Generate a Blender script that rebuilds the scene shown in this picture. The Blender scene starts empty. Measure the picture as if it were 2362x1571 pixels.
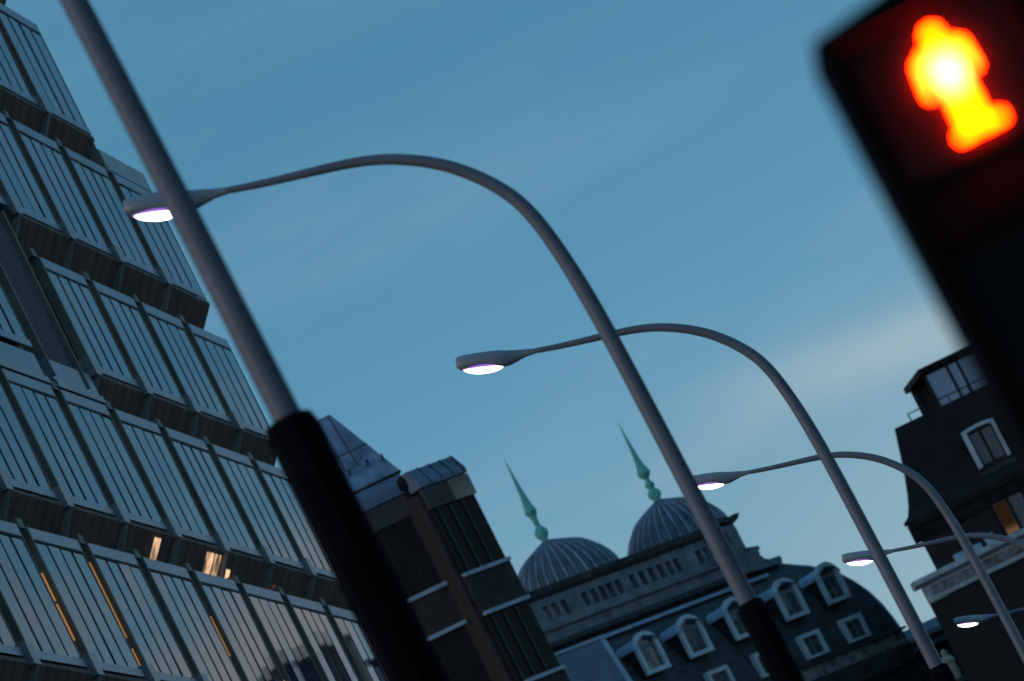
import bpy, bmesh, math, random
from mathutils import Vector, Matrix
random.seed(7)
R = math.radians
SC = bpy.context.scene
COL = SC.collection

# ---------------------------------------------------------------- camera
FPX = 15000.0                    # focal length in photo pixels (2362 px wide)
CX, CY = 1181.0, 785.5
PITCH, ROLL = R(8.39), R(26.78)
EYE = 1.5                        # eye height above the pavement
ROAD = R(5.674)                  # heading of the street, right of the lens axis
cp, sp_, cr, sr = math.cos(PITCH), math.sin(PITCH), math.cos(ROLL), math.sin(ROLL)
RT, UP, FW = Vector((1, 0, 0)), Vector((0, -sp_, cp)), Vector((0, cp, sp_))
cam = bpy.data.cameras.new('camera')
co = bpy.data.objects.new('camera', cam); COL.objects.link(co)
ax = RT*cr - UP*sr; ay = RT*sr + UP*cr
M = Matrix((ax, ay, -FW)).transposed().to_4x4(); M.translation = Vector((0, 0, EYE))
co.matrix_world = M
cam.sensor_width = 36.0
cam.lens = 36.0*FPX/2362.0
cam.clip_start = 0.5; cam.clip_end = 5000
cam.dof.use_dof = True
cam.dof.focus_distance = 72.0
cam.dof.aperture_fstop = 5.4
SC.camera = co

def ray(x, y):
    dx, dy = x-CX, y-CY
    return FW*FPX + RT*(dx*cr-dy*sr) + UP*(-dx*sr-dy*cr)
def at(x, y, Y):                 # photo pixel + forward distance -> world point
    d = ray(x, y); return d*(Y/d.y) + Vector((0, 0, EYE))

# ---------------------------------------------------------------- sky and light
SUN_EL, SUN_AZ = R(3.0), R(-118)       # afterglow: low, behind and to the left (clockwise from +Y)
world = bpy.data.worlds.new('World'); SC.world = world
world.use_nodes = True
wt = world.node_tree; wt.nodes.clear()
def wn(t, **k):
    n = wt.nodes.new(t)
    for a, b in k.items(): setattr(n, a, b)
    return n
def wl(a, b): wt.links.new(a, b)
def wmath(op, a, b=None, clamp=False):
    n = wn('ShaderNodeMath', operation=op, use_clamp=clamp)
    for i, v in enumerate((a, b)):
        if v is None: continue
        if isinstance(v, (int, float)): n.inputs[i].default_value = v
        else: wl(v, n.inputs[i])
    return n.outputs[0]
tc = wn('ShaderNodeTexCoord'); D = tc.outputs['Generated']
def wdot(v):
    n = wn('ShaderNodeVectorMath', operation='DOT_PRODUCT'); wl(D, n.inputs[0]); n.inputs[1].default_value = v
    return n.outputs['Value']
elev = wdot((0, 0, 1))
ramp = wn('ShaderNodeValToRGB'); wl(elev, ramp.inputs[0])
el = ramp.color_ramp.elements
SKY = [(0.0, (.33, .48, .54)), (.070, (.275, .440, .52)), (.100, (.205, .388, .500)), (.121, (.150, .343, .488)), (.147, (.106, .296, .460)), (.185, (.080, .250, .410)), (.34, (.062, .215, .37)), (1.0, (.05, .16, .30))]
while len(el) < len(SKY): el.new(.5)
for e, (p_, c_) in zip(el, SKY): e.position = p_; e.color = (*c_, 1)
# physical sky, sun just above the horizon behind the camera: adds the warm western glow
sky = wn('ShaderNodeTexSky', sky_type='NISHITA'); sky.sun_disc = False
sky.sun_elevation = SUN_EL; sky.sun_rotation = SUN_AZ
nsc = wn('ShaderNodeMix', data_type='RGBA', blend_type='MULTIPLY'); nsc.inputs[0].default_value = 1
wl(sky.outputs[0], nsc.inputs[6]); nsc.inputs[7].default_value = (.012, .0105, .0098, 1)
add = wn('ShaderNodeMix', data_type='RGBA', blend_type='ADD'); add.inputs[0].default_value = 1
# only the western half of the physical sky is added (the east is already dusk blue)
west = wdot((math.sin(SUN_AZ), math.cos(SUN_AZ), 0))
wmask = wmath('MULTIPLY', wmath('ADD', west, 0.15, True), 1.0, True)
wl(wmask, add.inputs[0]); wl(ramp.outputs[0], add.inputs[6]); wl(nsc.outputs[2], add.inputs[7])
# thin streaks of cirrus, longer than high, thicker to the right and low down
mp = wn('ShaderNodeMapping'); wl(D, mp.inputs[0]); mp.inputs['Rotation'].default_value = (0, R(-7), 0); mp.inputs['Scale'].default_value = (9, 9, 46)
mp.inputs['Location'].default_value = (1.3, .4, .2)
nz = wn('ShaderNodeTexNoise'); wl(mp.outputs[0], nz.inputs['Vector']); nz.inputs['Scale'].default_value = 1.0; nz.inputs['Detail'].default_value = 5; nz.inputs['Roughness'].default_value = .5
c1 = wn('ShaderNodeMapRange', interpolation_type='SMOOTHSTEP'); wl(nz.outputs['Fac'], c1.inputs[0]); c1.inputs[1].default_value = .42; c1.inputs[2].default_value = .75
low = wn('ShaderNodeMapRange', interpolation_type='SMOOTHSTEP'); wl(elev, low.inputs[0])
low.inputs[1].default_value = .21; low.inputs[2].default_value = .07; low.inputs[3].default_value = 0; low.inputs[4].default_value = 1
veil = wmath('MULTIPLY', c1.outputs[0], wmath('ADD', wmath('MULTIPLY', low.outputs[0], .55), .10))
# one long band of cirrus
pa, pb = ray(1560, 985).normalized(), ray(2175, 765).normalized()
bn = pa.cross(pb).normalized()
bd = wmath('DIVIDE', wdot(tuple(bn)), .0050)
band = wmath('POWER', 2.718, wmath('MULTIPLY', wmath('MULTIPLY', bd, bd), -1.0))
rd = (pb-pa).normalized(); side = wdot(tuple(rd))
bm_ = wn('ShaderNodeMapRange', interpolation_type='SMOOTHSTEP'); wl(side, bm_.inputs[0]); bm_.inputs[1].default_value = pa.dot(rd)-.012; bm_.inputs[2].default_value = pb.dot(rd)
haze_r = wn('ShaderNodeMapRange', interpolation_type='SMOOTHSTEP'); wl(wdot((1, 0, 0)), haze_r.inputs[0]); haze_r.inputs[1].default_value = .0; haze_r.inputs[2].default_value = .075
haze_l = wn('ShaderNodeMapRange', interpolation_type='SMOOTHSTEP'); wl(elev, haze_l.inputs[0]); haze_l.inputs[1].default_value = .135; haze_l.inputs[2].default_value = .085
hz_ = wmath('MULTIPLY', wmath('MULTIPLY', haze_r.outputs[0], haze_l.outputs[0]), .75)
bandf = wmath('ADD', wmath('MULTIPLY', wmath('MULTIPLY', band, bm_.outputs[0]), .85), hz_)
cf = wmath('ADD', veil, bandf, True)
mixc = wn('ShaderNodeMix', data_type='RGBA'); wl(cf, mixc.inputs[0]); wl(add.outputs[2], mixc.inputs[6]); mixc.inputs[7].default_value = (.315, .455, .535, 1)
# warm lit cumulus low over the far right end of the street (seen mirrored in the glass front)
mp2 = wn('ShaderNodeMapping'); wl(D, mp2.inputs[0]); mp2.inputs['Scale'].default_value = (13, 13, 34)
nz2 = wn('ShaderNodeTexNoise'); wl(mp2.outputs[0], nz2.inputs['Vector']); nz2.inputs['Scale'].default_value = 1; nz2.inputs['Detail'].default_value = 4
c2 = wn('ShaderNodeMapRange', interpolation_type='SMOOTHSTEP'); wl(nz2.outputs['Fac'], c2.inputs[0]); c2.inputs[1].default_value = .40; c2.inputs[2].default_value = .64
azr = wn('ShaderNodeMapRange', interpolation_type='SMOOTHSTEP'); wl(wdot((1, 0, 0)), azr.inputs[0]); azr.inputs[1].default_value = .13; azr.inputs[2].default_value = .19
lo2 = wn('ShaderNodeMapRange', interpolation_type='SMOOTHSTEP'); wl(elev, lo2.inputs[0]); lo2.inputs[1].default_value = .168; lo2.inputs[2].default_value = .115
warm = wmath('MULTIPLY', wmath('MULTIPLY', c2.outputs[0], azr.outputs[0]), wmath('MULTIPLY', lo2.outputs[0], .75))
mixw = wn('ShaderNodeMix', data_type='RGBA'); wl(warm, mixw.inputs[0]); wl(mixc.outputs[2], mixw.inputs[6]); mixw.inputs[7].default_value = (.50, .43, .39, 1)
bg = wn('ShaderNodeBackground'); wl(mixw.outputs[2], bg.inputs[0]); bg.inputs[1].default_value = 1.0
wo = wn('ShaderNodeOutputWorld'); wl(bg.outputs[0], wo.inputs[0])

sl = bpy.data.lights.new('sun', 'SUN'); sl.energy = .32; sl.angle = R(14); sl.color = (1, .66, .48)
so = bpy.data.objects.new('sun', sl); COL.objects.link(so)
sd = Vector((math.sin(SUN_AZ)*math.cos(R(7)), math.cos(SUN_AZ)*math.cos(R(7)), math.sin(R(7))))
so.rotation_euler = sd.to_track_quat('Z', 'Y').to_euler(); so.location = (-40, -20, 60)

SC.view_settings.view_transform = 'Standard'; SC.view_settings.look = 'None'
SC.view_settings.exposure = 0; SC.view_settings.gamma = 1
SC.cycles.max_bounces = 6; SC.cycles.sample_clamp_indirect = 4

# ---------------------------------------------------------------- materials
def mat(name, col, rough=.6, metal=0., var=.25, scale=1.5, spec=.5, bump=0., bscale=8., stretch=(1, 1, 1), emit=None, estr=0., col2=None):
    m = bpy.data.materials.new(name); m.use_nodes = True
    t = m.node_tree; b = t.nodes['Principled BSDF']
    b.inputs['Roughness'].default_value = rough; b.inputs['Metallic'].default_value = metal
    b.inputs['Specular IOR Level'].default_value = spec
    tcn = t.nodes.new('ShaderNodeTexCoord'); mpn = t.nodes.new('ShaderNodeMapping'); mpn.inputs['Scale'].default_value = stretch
    t.links.new(tcn.outputs['Object'], mpn.inputs[0])
    n = t.nodes.new('ShaderNodeTexNoise'); n.inputs['Scale'].default_value = scale; n.inputs['Detail'].default_value = 6
    t.links.new(mpn.outputs[0], n.inputs['Vector'])
    mx = t.nodes.new('ShaderNodeMix'); mx.data_type = 'RGBA'
    c2_ = col2 or tuple(min(1, c*(1+var)) for c in col)
    mx.inputs[6].default_value = (*[c*(1-var) for c in col], 1) if not col2 else (*col, 1)
    mx.inputs[7].default_value = (*c2_, 1)
    mr = t.nodes.new('ShaderNodeMapRange'); mr.inputs[1].default_value = .3; mr.inputs[2].default_value = .7
    t.links.new(n.outputs['Fac'], mr.inputs[0]); t.links.new(mr.outputs[0], mx.inputs[0])
    t.links.new(mx.outputs[2], b.inputs['Base Color'])
    if bump:
        n2 = t.nodes.new('ShaderNodeTexNoise'); n2.inputs['Scale'].default_value = bscale; n2.inputs['Detail'].default_value = 5
        t.links.new(mpn.outputs[0], n2.inputs['Vector'])
        bp = t.nodes.new('ShaderNodeBump'); bp.inputs['Strength'].default_value = bump; bp.inputs['Distance'].default_value = .05
        t.links.new(n2.outputs['Fac'], bp.inputs['Height']); t.links.new(bp.outputs[0], b.inputs['Normal'])
    if emit:
        b.inputs['Emission Color'].default_value = (*emit, 1); b.inputs['Emission Strength'].default_value = estr
    return m
def bands(m, axis, period, dark=.55, width=.06):
    """joints between boards / slabs at a regular pitch along one object axis (real pattern of the cladding)"""
    t = m.node_tree; b = t.nodes['Principled BSDF']
    src = b.inputs['Base Color'].links[0].from_socket
    tcn = t.nodes.new('ShaderNodeTexCoord'); sx = t.nodes.new('ShaderNodeSeparateXYZ'); t.links.new(tcn.outputs['Object'], sx.inputs[0])
    q = t.nodes.new('ShaderNodeMath'); q.operation = 'DIVIDE'; t.links.new(sx.outputs[axis], q.inputs[0]); q.inputs[1].default_value = period
    fr = t.nodes.new('ShaderNodeMath'); fr.operation = 'FRACT'; t.links.new(q.outputs[0], fr.inputs[0])
    lt = t.nodes.new('ShaderNodeMath'); lt.operation = 'LESS_THAN'; t.links.new(fr.outputs[0], lt.inputs[0]); lt.inputs[1].default_value = width/period
    mx = t.nodes.new('ShaderNodeMix'); mx.data_type = 'RGBA'; mx.blend_type = 'MULTIPLY'
    t.links.new(lt.outputs[0], mx.inputs[0]); t.links.new(src, mx.inputs[6]); mx.inputs[7].default_value = (dark, dark, dark, 1)
    t.links.new(mx.outputs[2], b.inputs['Base Color'])
    return m
def emitter(name, col, s):
    m = bpy.data.materials.new(name); m.use_nodes = True; t = m.node_tree; t.nodes.clear()
    e = t.nodes.new('ShaderNodeEmission'); e.inputs[0].default_value = (*col, 1); e.inputs[1].default_value = s
    o = t.nodes.new('ShaderNodeOutputMaterial'); t.links.new(e.outputs[0], o.inputs[0]); return m
MT = {}
MT['lamp'] = mat('lamp_paint', (.205, .21, .24), .42, .0, .12, 3, bump=.05, bscale=30)
MT['sleeve'] = mat('black_paint', (.006, .006, .007), .85, 0, .3, 3, spec=.08)
MT['signal'] = mat('signal_black', (.007, .006, .006), .85, 0, .2, 5, spec=.08)
MT['head'] = mat('lamp_head_metal', (.36, .39, .43), .42, .1, .1, 4)
MT['lens'] = emitter('lamp_glow', (1.0, .90, .97), 7)
MT['fringe'] = emitter('lamp_fringe_glow', (.50, .22, 1.0), .8)  # lavender lens fringe, painted as an emissive colour
MT['red'] = emitter('red_man_glow', (1.0, .022, .0), 400)
def hot_bulb(m):
    # the bulb behind the figure: brightest in front of the filament, falling off outwards
    t = m.node_tree; e = [n for n in t.nodes if n.type == 'EMISSION'][0]
    tcn = t.nodes.new('ShaderNodeTexCoord'); mp_ = t.nodes.new('ShaderNodeMapping'); t.links.new(tcn.outputs['Object'], mp_.inputs[0])
    mp_.inputs['Location'].default_value = (-.003, .01, -(at(2236, 167, 9.2).z+.012)); ln = t.nodes.new('ShaderNodeVectorMath'); ln.operation = 'LENGTH'; t.links.new(mp_.outputs[0], ln.inputs[0])
    mr = t.nodes.new('ShaderNodeMapRange'); mr.interpolation_type = 'SMOOTHSTEP'; mr.inputs[1].default_value = 0; mr.inputs[2].default_value = .042; mr.inputs[3].default_value = 1; mr.inputs[4].default_value = 0
    t.links.new(ln.outputs['Value'], mr.inputs[0])
    mx = t.nodes.new('ShaderNodeMix'); mx.data_type = 'RGBA'; t.links.new(mr.outputs[0], mx.inputs[0])
    mx.inputs[6].default_value = (1.0, .0058, .00001, 1); mx.inputs[7].default_value = (1.0, .015, .0042, 1); t.links.new(mx.outputs[2], e.inputs[0])
hot_bulb(MT['red'])
MT['darkglass'] = mat('dark_lens', (.012, .012, .012), .5, spec=.1)
MT['pane'] = mat('facade_glass', (.022, .020, .058), .03, 0, .3, .4, spec=.26)
MT['alu'] = mat('facade_aluminium', (.24, .26, .27), .38, .3, .2, .8)
MT['browlead'] = mat('steep_lead', (.19, .27, .38), .55, .1, .42, 1.6, bump=.2, bscale=5)
MT['cream'] = mat('frame_metal', (.16, .155, .13), .6, 0, .25, .6)
MT['flash'] = mat('sill_flashing', (.19, .25, .33), .35, .1, .2, 1.0)
MT['soffit'] = bands(mat('soffit_boards', (.15, .095, .070), .75, 0, .4, 1.2, stretch=(1, 1, .3)), 0, .72, .25, .07)
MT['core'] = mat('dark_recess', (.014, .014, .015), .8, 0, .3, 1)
MT['concrete'] = bands(mat('concrete_pier', (.060, .072, .076), .8, 0, .25, .7, bump=.3, bscale=4), 2, 1.28, .45, .03)
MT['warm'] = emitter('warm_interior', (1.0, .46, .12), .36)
def warm_window(name, col, s):
    m = emitter(name, col, s); t = m.node_tree; e = [n for n in t.nodes if n.type == 'EMISSION'][0]
    tcn = t.nodes.new('ShaderNodeTexCoord'); n = t.nodes.new('ShaderNodeTexNoise'); n.inputs['Scale'].default_value = 2.3; n.inputs['Detail'].default_value = 3
    t.links.new(tcn.outputs['Object'], n.inputs['Vector'])
    mr = t.nodes.new('ShaderNodeMapRange'); mr.inputs[1].default_value = .35; mr.inputs[2].default_value = .65; mr.inputs[3].default_value = .15*s; mr.inputs[4].default_value = 1.5*s
    t.links.new(n.outputs['Fac'], mr.inputs[0]); t.links.new(mr.outputs[0], e.inputs[1]); return m
MT['lit'] = warm_window('lit_room', (1.0, .62, .36), .75)
MT['dimlit'] = warm_window('dim_room', (1.0, .40, .26), .10)
MT['brick'] = mat('dark_brick', (.042, .034, .033), .85, 0, .3, 3, bump=.3, bscale=20)
MT['fascia'] = mat('brown_fascia', (.055, .050, .053), .7, 0, .3, .6)
MT['beige'] = mat('beige_fascia', (.30, .25, .19), .7, 0, .3, 1.5)
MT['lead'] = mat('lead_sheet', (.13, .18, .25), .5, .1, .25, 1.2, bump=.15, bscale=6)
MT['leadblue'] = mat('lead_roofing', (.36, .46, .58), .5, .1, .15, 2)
MT['pier'] = mat('pier_brick', (.020, .019, .021), .9, 0, .3, 2, spec=.2)
MT['sill'] = mat('sill_stone', (.42, .47, .56), .6, 0, .15, 3)
MT['dwin'] = mat('dark_window', (.008, .010, .010), .3, 0, .3, 1, spec=.14)
MT['slate'] = bands(mat('slate_roof', (.050, .055, .062), .7, 0, .45, 3.2, bump=.5, bscale=10), 2, .22, .72, .035)
MT['blind'] = mat('window_blind', (.22, .23, .22), .8, 0, .2, 3)
MT['stone'] = mat('grey_stone', (.20, .215, .235), .85, 0, .35, 1.6, bump=.4, bscale=9)
MT['darkstone'] = mat('sooty_stone', (.050, .052, .055), .85, 0, .4, 2, bump=.4, bscale=9)
MT['frieze'] = mat('carved_frieze', (.09, .09, .09), .85, 0, .7, 3.2, bump=1., bscale=6, col2=(.42, .41, .39))
MT['white'] = mat('white_paint', (.60, .66, .70), .55, 0, .15, 2)
MT['wpane'] = mat('sash_glass', (.03, .04, .045), .12, 0, .8, 3, spec=.6, col2=(.13, .16, .155))
MT['copper'] = mat('verdigris_copper', (.09, .42, .36), .7, 0, .3, 5, col2=(.17, .68, .56))
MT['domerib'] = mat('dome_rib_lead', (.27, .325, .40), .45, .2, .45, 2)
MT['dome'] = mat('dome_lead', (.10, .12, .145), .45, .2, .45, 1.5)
MT['mansard'] = mat('dark_mansard', (.010, .010, .011), .9, 0, .4, 2, bump=.4, bscale=9)
MT['dbrick'] = mat('dark_brown_brick', (.022, .018, .017), .85, 0, .3, 3, bump=.3, bscale=20)
MT['cornice'] = mat('pale_cornice', (.48, .51, .53), .75, 0, .25, 2.5, bump=.4, bscale=8)
MT['curtain'] = mat('curtained_glass', (.085, .095, .11), .2, 0, .25, 1.5, stretch=(4, 1, .4))
MT['glow'] = warm_window('lamp_in_room', (1.0, .50, .24), .2)
def lamp_low(m, z0, z1):
    t = m.node_tree; e = [n for n in t.nodes if n.type == 'EMISSION'][0]
    tcn = t.nodes.new('ShaderNodeTexCoord'); sx = t.nodes.new('ShaderNodeSeparateXYZ'); t.links.new(tcn.outputs['Object'], sx.inputs[0])
    mr = t.nodes.new('ShaderNodeMapRange'); mr.interpolation_type = 'SMOOTHERSTEP'; mr.inputs[1].default_value = z0; mr.inputs[2].default_value = z1; mr.inputs[3].default_value = .20; mr.inputs[4].default_value = .022
    t.links.new(sx.outputs[2], mr.inputs[0]); t.links.new(mr.outputs[0], e.inputs[1])
lamp_low(MT['glow'], 19.6+EYE, 20.15+EYE)
MT['skypane'] = mat('painted_sky_pane', (.17, .30, .48), .08, 0, .1, 1, spec=.8)  # blue base colour stands in for the sky seen through the glass
MT['asphalt'] = mat('asphalt', (.05, .05, .052), .85, 0, .25, 6, bump=.3, bscale=60)
MT['paving'] = mat('paving', (.20, .195, .185), .85, 0, .2, 2, bump=.2, bscale=30)
MT['ground'] = mat('ground', (.09, .09, .085), .9, 0, .3, .2)
MT['mark'] = mat('road_paint', (.75, .75, .72), .7, 0, .1, 4)
MT['kerb'] = mat('kerb_stone', (.26, .26, .25), .8, 0, .2, 3)
MT['pale'] = mat('pale_statue', (.26, .25, .21), .8, 0, .35, 4)

# ---------------------------------------------------------------- builders
class MB:
    def __init__(s, zoff=0.0): s.v = []; s.f = []; s.z = zoff
    def add(s, vs, fs):
        n = len(s.v); s.v += [(a, b, c+s.z) for a, b, c in vs]; s.f += [tuple(i+n for i in q) for q in fs]
    def box(s, x0, x1, y0, y1, z0, z1):
        s.add([(x0,y0,z0),(x1,y0,z0),(x1,y1,z0),(x0,y1,z0),(x0,y0,z1),(x1,y0,z1),(x1,y1,z1),(x0,y1,z1)],
              [(0,3,2,1),(4,5,6,7),(0,1,5,4),(1,2,6,5),(2,3,7,6),(3,0,4,7)])
    def bo(s, s0, s1, o0, o1, z0, z1): s.box(s0, s1, -max(o0, o1), -min(o0, o1), z0, z1)      # o = outward
    def loft(s, rings, cap=True, closed=True):
        m = len(rings[0]); vs = [p for r_ in rings for p in r_]; fs = []
        for i in range(len(rings)-1):
            for j in range(m if closed else m-1):
                k = (j+1) % m; fs.append((i*m+j, i*m+k, (i+1)*m+k, (i+1)*m+j))
        if cap and closed: fs.append(tuple(range(m))[::-1]); fs.append(tuple((len(rings)-1)*m+j for j in range(m)))
        s.add(vs, fs)
    def prism_oz(s, prof, s0, s1):         # polygon in (o, z) swept along s
        s.loft([[(s0, -o, z) for o, z in prof], [(s1, -o, z) for o, z in prof]])
    def prism_sz(s, poly, o0, o1):         # polygon in (s, z) given depth
        s.loft([[(a, -o0, z) for a, z in poly], [(a, -o1, z) for a, z in poly]])
    def lathe(s, prof, c=(0, 0, 0), n=24, mod=None):
        rings = []
        for r_, z in prof:
            rings.append([(c[0]+r_*(1+(mod(2*math.pi*j/n) if mod else 0))*math.cos(2*math.pi*j/n), c[1]+r_*(1+(mod(2*math.pi*j/n) if mod else 0))*math.sin(2*math.pi*j/n), c[2]+z) for j in range(n)])
        s.loft(rings)
    def tube(s, pts, rad, n=12, cap=True):
        pts = [Vector(p) for p in pts]; rings = []; prev = None
        for i, p in enumerate(pts):
            t = (pts[min(i+1, len(pts)-1)]-pts[max(i-1, 0)]).normalized()
            ref = Vector((0, 1, 0)) if abs(t.y) < .9 else Vector((1, 0, 0))
            a = t.cross(ref).normalized(); b = t.cross(a)
            r_ = rad[i] if isinstance(rad, (list, tuple)) else rad
            rings.append([tuple(p+a*r_*math.cos(2*math.pi*j/n)+b*r_*math.sin(2*math.pi*j/n)) for j in range(n)])
        s.loft(rings, cap)
    def build(s, name, material, parent=None, smooth=False, bevel=0):
        me = bpy.data.meshes.new(name); me.from_pydata(s.v, [], s.f); me.validate()
        b = bmesh.new(); b.from_mesh(me); bmesh.ops.recalc_face_normals(b, faces=b.faces); b.to_mesh(me); b.free()
        me.materials.append(MT[material] if isinstance(material, str) else material)
        if smooth:
            for p in me.polygons: p.use_smooth = True
            try: me.set_sharp_from_angle(angle=R(38))
            except Exception: pass
        o = bpy.data.objects.new(name, me); COL.objects.link(o)
        if parent: o.parent = parent
        if bevel:
            md = o.modifiers.new('bevel', 'BEVEL'); md.width = bevel; md.segments = 2; md.limit_method = 'ANGLE'
        return o
def tag(o, label, cat, group=None):
    o['label'] = label; o['category'] = cat
    if group: o['group'] = group
    return o
def empty(name, loc, rz, label, cat, group=None):
    o = bpy.data.objects.new(name, None); COL.objects.link(o); o.empty_display_size = .3
    o.location = loc; o.rotation_euler = (0, 0, rz); return tag(o, label, cat, group)
class Front:
    """a house front: s runs along it (heading az), o outwards, z up from the eye level; turns photo pixels into (s, z)"""
    def __init__(f, px, py, Y, azd):
        a = R(azd); P = at(px, py, Y); f.O = Vector((P.x, P.y, 0)); f.d = Vector((math.sin(a), math.cos(a), 0)); f.n = Vector((math.cos(a), -math.sin(a), 0))
        f.rz = math.pi/2-a
    def uv(f, x, y, o=0.):
        d = ray(x, y); t = (f.O.dot(f.n)+o)/d.dot(f.n); P = d*t
        return (P-f.O).dot(f.d), P.z
def z4(x, y): return 1150+x/2.24, 871+y/2.24
def z5(x, y): return 1662+x/2.24, 871+y/2.24
def z7(x, y): return 1962+x/2.6125, 700+y/2.6133
def z3(x, y): return 600+x/2.24, 871+y/2.24
def zq(x, y): return 1640+x/4.9, 1130+y/4.9

# ---------------------------------------------------------------- the setting: ground, street
def structure(o): o['kind'] = 'structure'; return o
DR = Vector((math.sin(ROAD), math.cos(ROAD), 0)); LF = Vector((-math.cos(ROAD), math.sin(ROAD), 0))
def sheet(name, m, a0, a1, s0, s1, z0, z1):
    b = MB(); b.box(s0, s1, a0, a1, z0, z1); o = b.build(name, m); o.rotation_euler = (0, 0, math.pi/2-ROAD); return structure(o)
g = MB(); g.box(-1500, 1500, -500, 2500, -.6, -.13); structure(g.build('ground', 'ground'))
sheet('road', 'asphalt', 3.2, 16.0, -60, 168, -.128, -.124)
sheet('pavement', 'paving', -9.0, 3.05, -60, 168, -.126, 0.0)
sheet('kerb', 'kerb', 3.052, 3.2, -60, 168, -.127, .004)
sheet('far_pavement', 'paving', 16.15, 18.6, -60, 168, -.126, 0.0)
sheet('far_kerb', 'kerb', 16.0, 16.148, -60, 168, -.127, .004)
mk = MB()
mk.box(-50, 160, 9.5, 9.65, -.1235, -.1195)
mo = mk.build('road_markings', 'mark'); mo.rotation_euler = (0, 0, math.pi/2-ROAD); structure(mo)

# ---------------------------------------------------------------- street lamps
LG = 'swan neck street lamps along the kerb'
def make_lamp():
    # local frame: -X is out over the road, Z up from the ground
    root = empty('street_lamp', (0, 0, 0), 0, 'lamp', 'street lamp', LG)
    prof = [(0.0, 2.0), (0.0, 3.0), (.0, 4.0), (.01, 5.0), (.02, 5.9), (.035, 6.18), (.052, 6.40), (.075, 6.60), (.105, 6.78), (.145, 6.91), (.19, 7.01), (.25, 7.105), (.31, 7.19), (.38, 7.27), (.45, 7.345), (.53, 7.41), (.61, 7.47), (.69, 7.52), (.77, 7.565), (.86, 7.612), (1.03, 7.675), (1.28, 7.737), (1.52, 7.797), (1.74, 7.86), (1.86, 7.90)]
    pts = []; rad = []
    for i in range(len(prof)-1):                      # Catmull-Rom through the traced centre line
        p0, p1, p2, p3 = (Vector(prof[max(0, min(len(prof)-1, i+k))]) for k in (-1, 0, 1, 2))
        n = 3
        for k in range(n):
            t = k/n
            q = .5*((2*p1)+(p2-p0)*t+(2*p0-5*p1+4*p2-p3)*t*t+(3*p1-p0-3*p2+p3)*t**3)
            pts.append(q)
    pts.append(Vector(prof[-1]))
    for _ in range(10): pts = [pts[0]]+[(pts[i-1]+2*pts[i]+pts[i+1])/4 for i in range(1, len(pts)-1)]+[pts[-1]]
    L = [0]
    for a, b in zip(pts, pts[1:]): L.append(L[-1]+(b-a).length)
    for l in L:
        h = l-L[0]
        if h < 4: rad.append(.068-.0035*h)
        else:
            u = (h-4)/(L[-1]-4); rad.append(.054*(1-u)**.9*.62+.0215+.0005)
    m = MB(EYE); m.tube([(-p.x, 0, p.y) for p in pts], rad, 20); m.build('pole', 'lamp', root, True)
    # thicker black base section, eight sided with a short shoulder
    m = MB(); rot = R(14)
    def ring(r_, z): return [(r_*math.cos(rot+k*math.pi/4), r_*math.sin(rot+k*math.pi/4), z) for k in range(8)]
    m.loft([ring(.125, 0), ring(.125, .9), ring(.103, 1.0), ring(.094, 3.90+EYE), ring(.084, 3.945+EYE), ring(.068, 3.955+EYE)]); m.build('base_column', 'sleeve', root)
    m = MB(); m.box(.088, .108, -.05, .05, .35, .80); m.build('hatch', 'sleeve', root)
    # lamp head, tilted up 19 degrees
    N = Vector((1.93, 7.925)); ca, sa = math.cos(R(18.5)), math.sin(R(18.5))
    def hp(t, w, h): return (-(N.x+t*ca-h*sa), w, N.y+t*sa+h*ca)
    sec = [(-.12, .022, .020, -.024), (-.03, .032, .026, -.040), (.05, .055, .034, -.068), (.11, .080, .038, -.088), (.17, .105, .050, -.092), (.27, .118, .056, -.082), (.40, .120, .058, -.076), (.48, .116, .056, -.072), (.535, .106, .050, -.066), (.552, .094, .038, -.05)]
    rings = []
    for t, w, hi, lo in sec:
        r_ = []
        for k in range(20):
            q = 2*math.pi*k/20; c_, s_ = math.cos(q), math.sin(q); e = .62
            x = math.copysign(abs(c_)**e, c_)*w; y = math.copysign(abs(s_)**e, s_)
            r_.append(hp(t, x, (hi+lo)/2+y*(hi-lo)/2))
        rings.append(r_)
    m = MB(EYE); m.loft(rings); hd = m.build('lamp_head', 'head', root, True)
    m = MB(EYE); rings = []
    for i in range(7):
        f = i/6*math.pi/2; rr, dd = math.cos(f), math.sin(f)
        rings.append([hp(.335+.175*max(rr, .03)*math.cos(2*math.pi*k/28), .098*max(rr, .03)*math.sin(2*math.pi*k/28), -.060-.056*dd+.00*k-.035*(1-(.335+.175*rr*math.cos(2*math.pi*k/28))/.51)*.6) for k in range(28)])
    m.loft(rings); m.build('lamp_bowl', 'lens', hd, True)
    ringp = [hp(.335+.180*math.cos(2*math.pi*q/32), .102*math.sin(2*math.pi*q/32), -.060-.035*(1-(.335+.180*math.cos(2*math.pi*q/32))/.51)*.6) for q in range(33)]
    m = MB(EYE); m.tube(ringp, .011, 8); m.build('bowl_fringe', 'fringe', hd, True)  # added glowing ring that paints a colour fringe around the lit bowl
    return root
def copy_tree(o, parent=None):
    c = o.copy(); COL.objects.link(c)
    if parent: c.parent = parent
    for ch in list(o.children): copy_tree(ch, c)
    return c
LAMPS = [(25.54, 3.482, .010, 'nearest lamp post, wide blurred grey pole cut off by the top of the photo'),
         (41.11, 3.486, -.057, 'lamp with the largest complete swan neck arch, its lit head behind the nearest pole'),
         (54.25, 3.438, -.015, 'second complete arched lamp, its lit head alone against the open sky'),
         (71.81, 3.620, .210, 'third arched lamp, its lit head in front of the right hand dome'),
         (83.51, 3.290, -.240, 'fourth lamp, arm crossing the edge of the dark mansard house'),
         (105.07, 3.627, .052, 'smallest and farthest lit lamp, low against the dark brown wall at the right')]
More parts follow.
